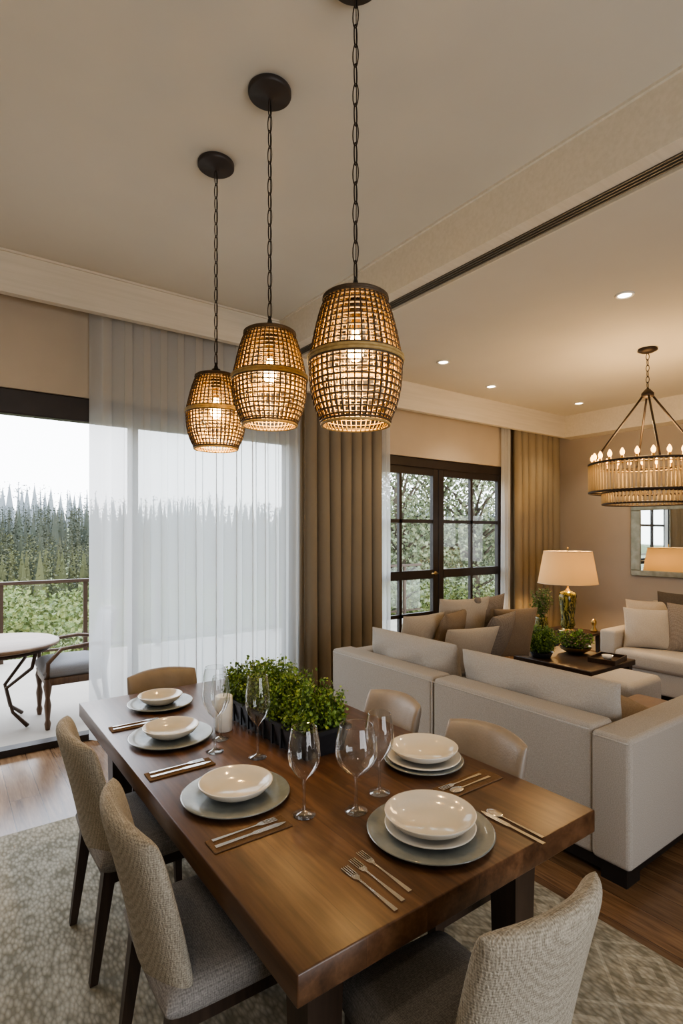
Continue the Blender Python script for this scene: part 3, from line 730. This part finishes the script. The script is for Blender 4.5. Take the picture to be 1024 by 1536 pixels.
sprig('moss_bowl',4.90,2.92,.45,[(0,0),(.06,0),(.13,.04),(.15,.07)],.165,.16,130,(M_g2,M_g1,M_ptan),False,M_brass)
b=MB(); b.box(-.16,.16,-.11,.11,0,.012,M_dark,.003,1)
for s in (-1,1): b.box(-.16,.16,s*.11-.006,s*.11+.006,0,.04,M_dark); b.box(s*.16-.006,s*.16+.006,-.11,.11,0,.04,M_dark)
b.lathe([(0,.012),(.03,.012),(.05,.05),(.048,.05),(.028,.018),(0,.018)],M_plate,20); b.build('serving_tray',(4.85,2.58,.45),10)

lx,ly=5.88,3.60
b=MB(); b.box(-.62,.29,-.27,.27,.43,.46,M_dark,.005,1); b.box(-.58,.25,-.23,.23,.12,.14,M_dark)
for sx in (-.58,.25):
    for sy in (-1,1): b.taper((sx,sy*.23,0),(sx,sy*.23,.43),.035,.045,M_dark)
b.build('side_table',(lx,ly,0))
b=MB()
b.lathe([(0,0),(.10,0),(.105,.01),(.09,.02),(.06,.03),(.06,.035)],M_brass,32)
b.lathe([(.06,.035),(.085,.08),(.072,.16),(.085,.25),(.095,.36),(.10,.42),(.085,.45),(.04,.47),(.0,.475)],M_lg,32)
b.lathe([(.03,.47),(.02,.49),(.01,.50),(.008,.60),(.018,.61),(.018,.66),(0,.66)],M_brass,20)
b.lathe([(.33,.56),(.265,.93)],M_shade,48); b.tube([(.33*math.cos(2*pi*i/48),.33*math.sin(2*pi*i/48),.56) for i in range(48)],.004,M_pcream,5,True)
b.tube([(.265*math.cos(2*pi*i/48),.265*math.sin(2*pi*i/48),.93) for i in range(48)],.004,M_pcream,5,True)
for i in range(3):
    a=2*pi*i/3; b.tube([(.0,.0,.90),(.265*math.cos(a),.265*math.sin(a),.925)],.003,M_brass,5)
b.tube([(0,0,.66),(0,0,.96)],.004,M_brass,6); b.lathe([(0,.96),(.012,.97),(0,.99)],M_brass,12)
lo=b.build('table_lamp',(lx,ly,.46))
light('POINT','table_lamp_bulb',(lx+.06,ly,.46+.72),42,(1,.62,.27),lo,shadow_soft_size=.05)
b=MB(); b.lathe([(0,0),(.035,0),(.04,.02),(.015,.06),(.03,.1),(.028,.13),(.01,.15),(0,.15)],M_brass,20); b.build('brass_figurine',(lx+.21,ly-.2,.46))
b=MB(); b.lathe([(0,.004),(.05,.004),(.055,.0),(.07,.02),(.075,.1),(.06,.18),(.065,.2),(.06,.2),(.0,.18)],M_lg,24)
for _ in range(70):
    a=U(0,6.28); q=U(.01,.14); p0=Vector((0,0,.16)); p1=Vector((q*math.cos(a),q*math.sin(a),U(.32,.52))); b.tube([p0,p1],.0015,M_g3,4)
    for _ in range(16): b.leaf(p0.lerp(p1,U(.3,1)),U(.02,.045),(M_g3,M_ptan,M_g1)[int(R()*3)],.35)
b.build('greenery_vase',(lx-.44,ly+.05,.46))
b=MB()
y0,y1,z0,z1=2.0,3.50,1.06,1.96
b.box(7.165,7.18,y0+.05,y1-.05,z0+.05,z1-.05,M_mirror)
for a in ((y0,y1,z0,z0+.07),(y0,y1,z1-.07,z1),(y0,y0+.12,z0+.07,z1-.07),(y1-.12,y1,z0+.07,z1-.07)): b.box(7.15,7.198,*a,M_mframe,.006,1)
b.build('wall_mirror')

# ---------------------------------------------------------------- world, portals, camera
w=bpy.data.worlds.new('sky'); SC.world=w; w.use_nodes=True; nt=w.node_tree; bg=nt.nodes['Background']
tc=N(nt,'ShaderNodeTexCoord'); sp=N(nt,'ShaderNodeSeparateXYZ'); nt.links.new(tc.outputs['Generated'],sp.inputs[0])
cr=N(nt,'ShaderNodeValToRGB'); e=cr.color_ramp.elements; e[0].position=0;e[0].color=(.97,.98,1,1); e[1].position=.6; e[1].color=(.75,.85,1,1)
nt.links.new(sp.outputs['Z'],cr.inputs[0]); nt.links.new(cr.outputs[0],bg.inputs[0]); bg.inputs[1].default_value=6.6
def portal(name,x0,x1,y,z0,z1,front):
    l=bpy.data.lights.new(name,'AREA'); l.shape='RECTANGLE'; l.size=x1-x0; l.size_y=z1-z0; l.cycles.is_portal=True
    o=bpy.data.objects.new(name,l); SC.collection.objects.link(o); o.location=((x0+x1)/2,y,(z0+z1)/2); o.rotation_euler=(math.radians(-90 if front else 90),0,0)
portal('portal_a',-1.2,2.75,4.72,0,2.64,True); portal('portal_b',3.5,6.02,4.72,0,2.47,True)
portal('portal_c',-.2,2.5,YB-.16,0,2.6,False)

cam=bpy.data.cameras.new('camera'); co=bpy.data.objects.new('camera',cam); SC.collection.objects.link(co)
co.location=(0,0,1.6); co.rotation_euler=(math.radians(90),0,math.radians(-36.06))
cam.sensor_width=36; cam.lens=820/1536*36; cam.shift_y=32/1536; cam.clip_start=.05; cam.clip_end=800
SC.camera=co
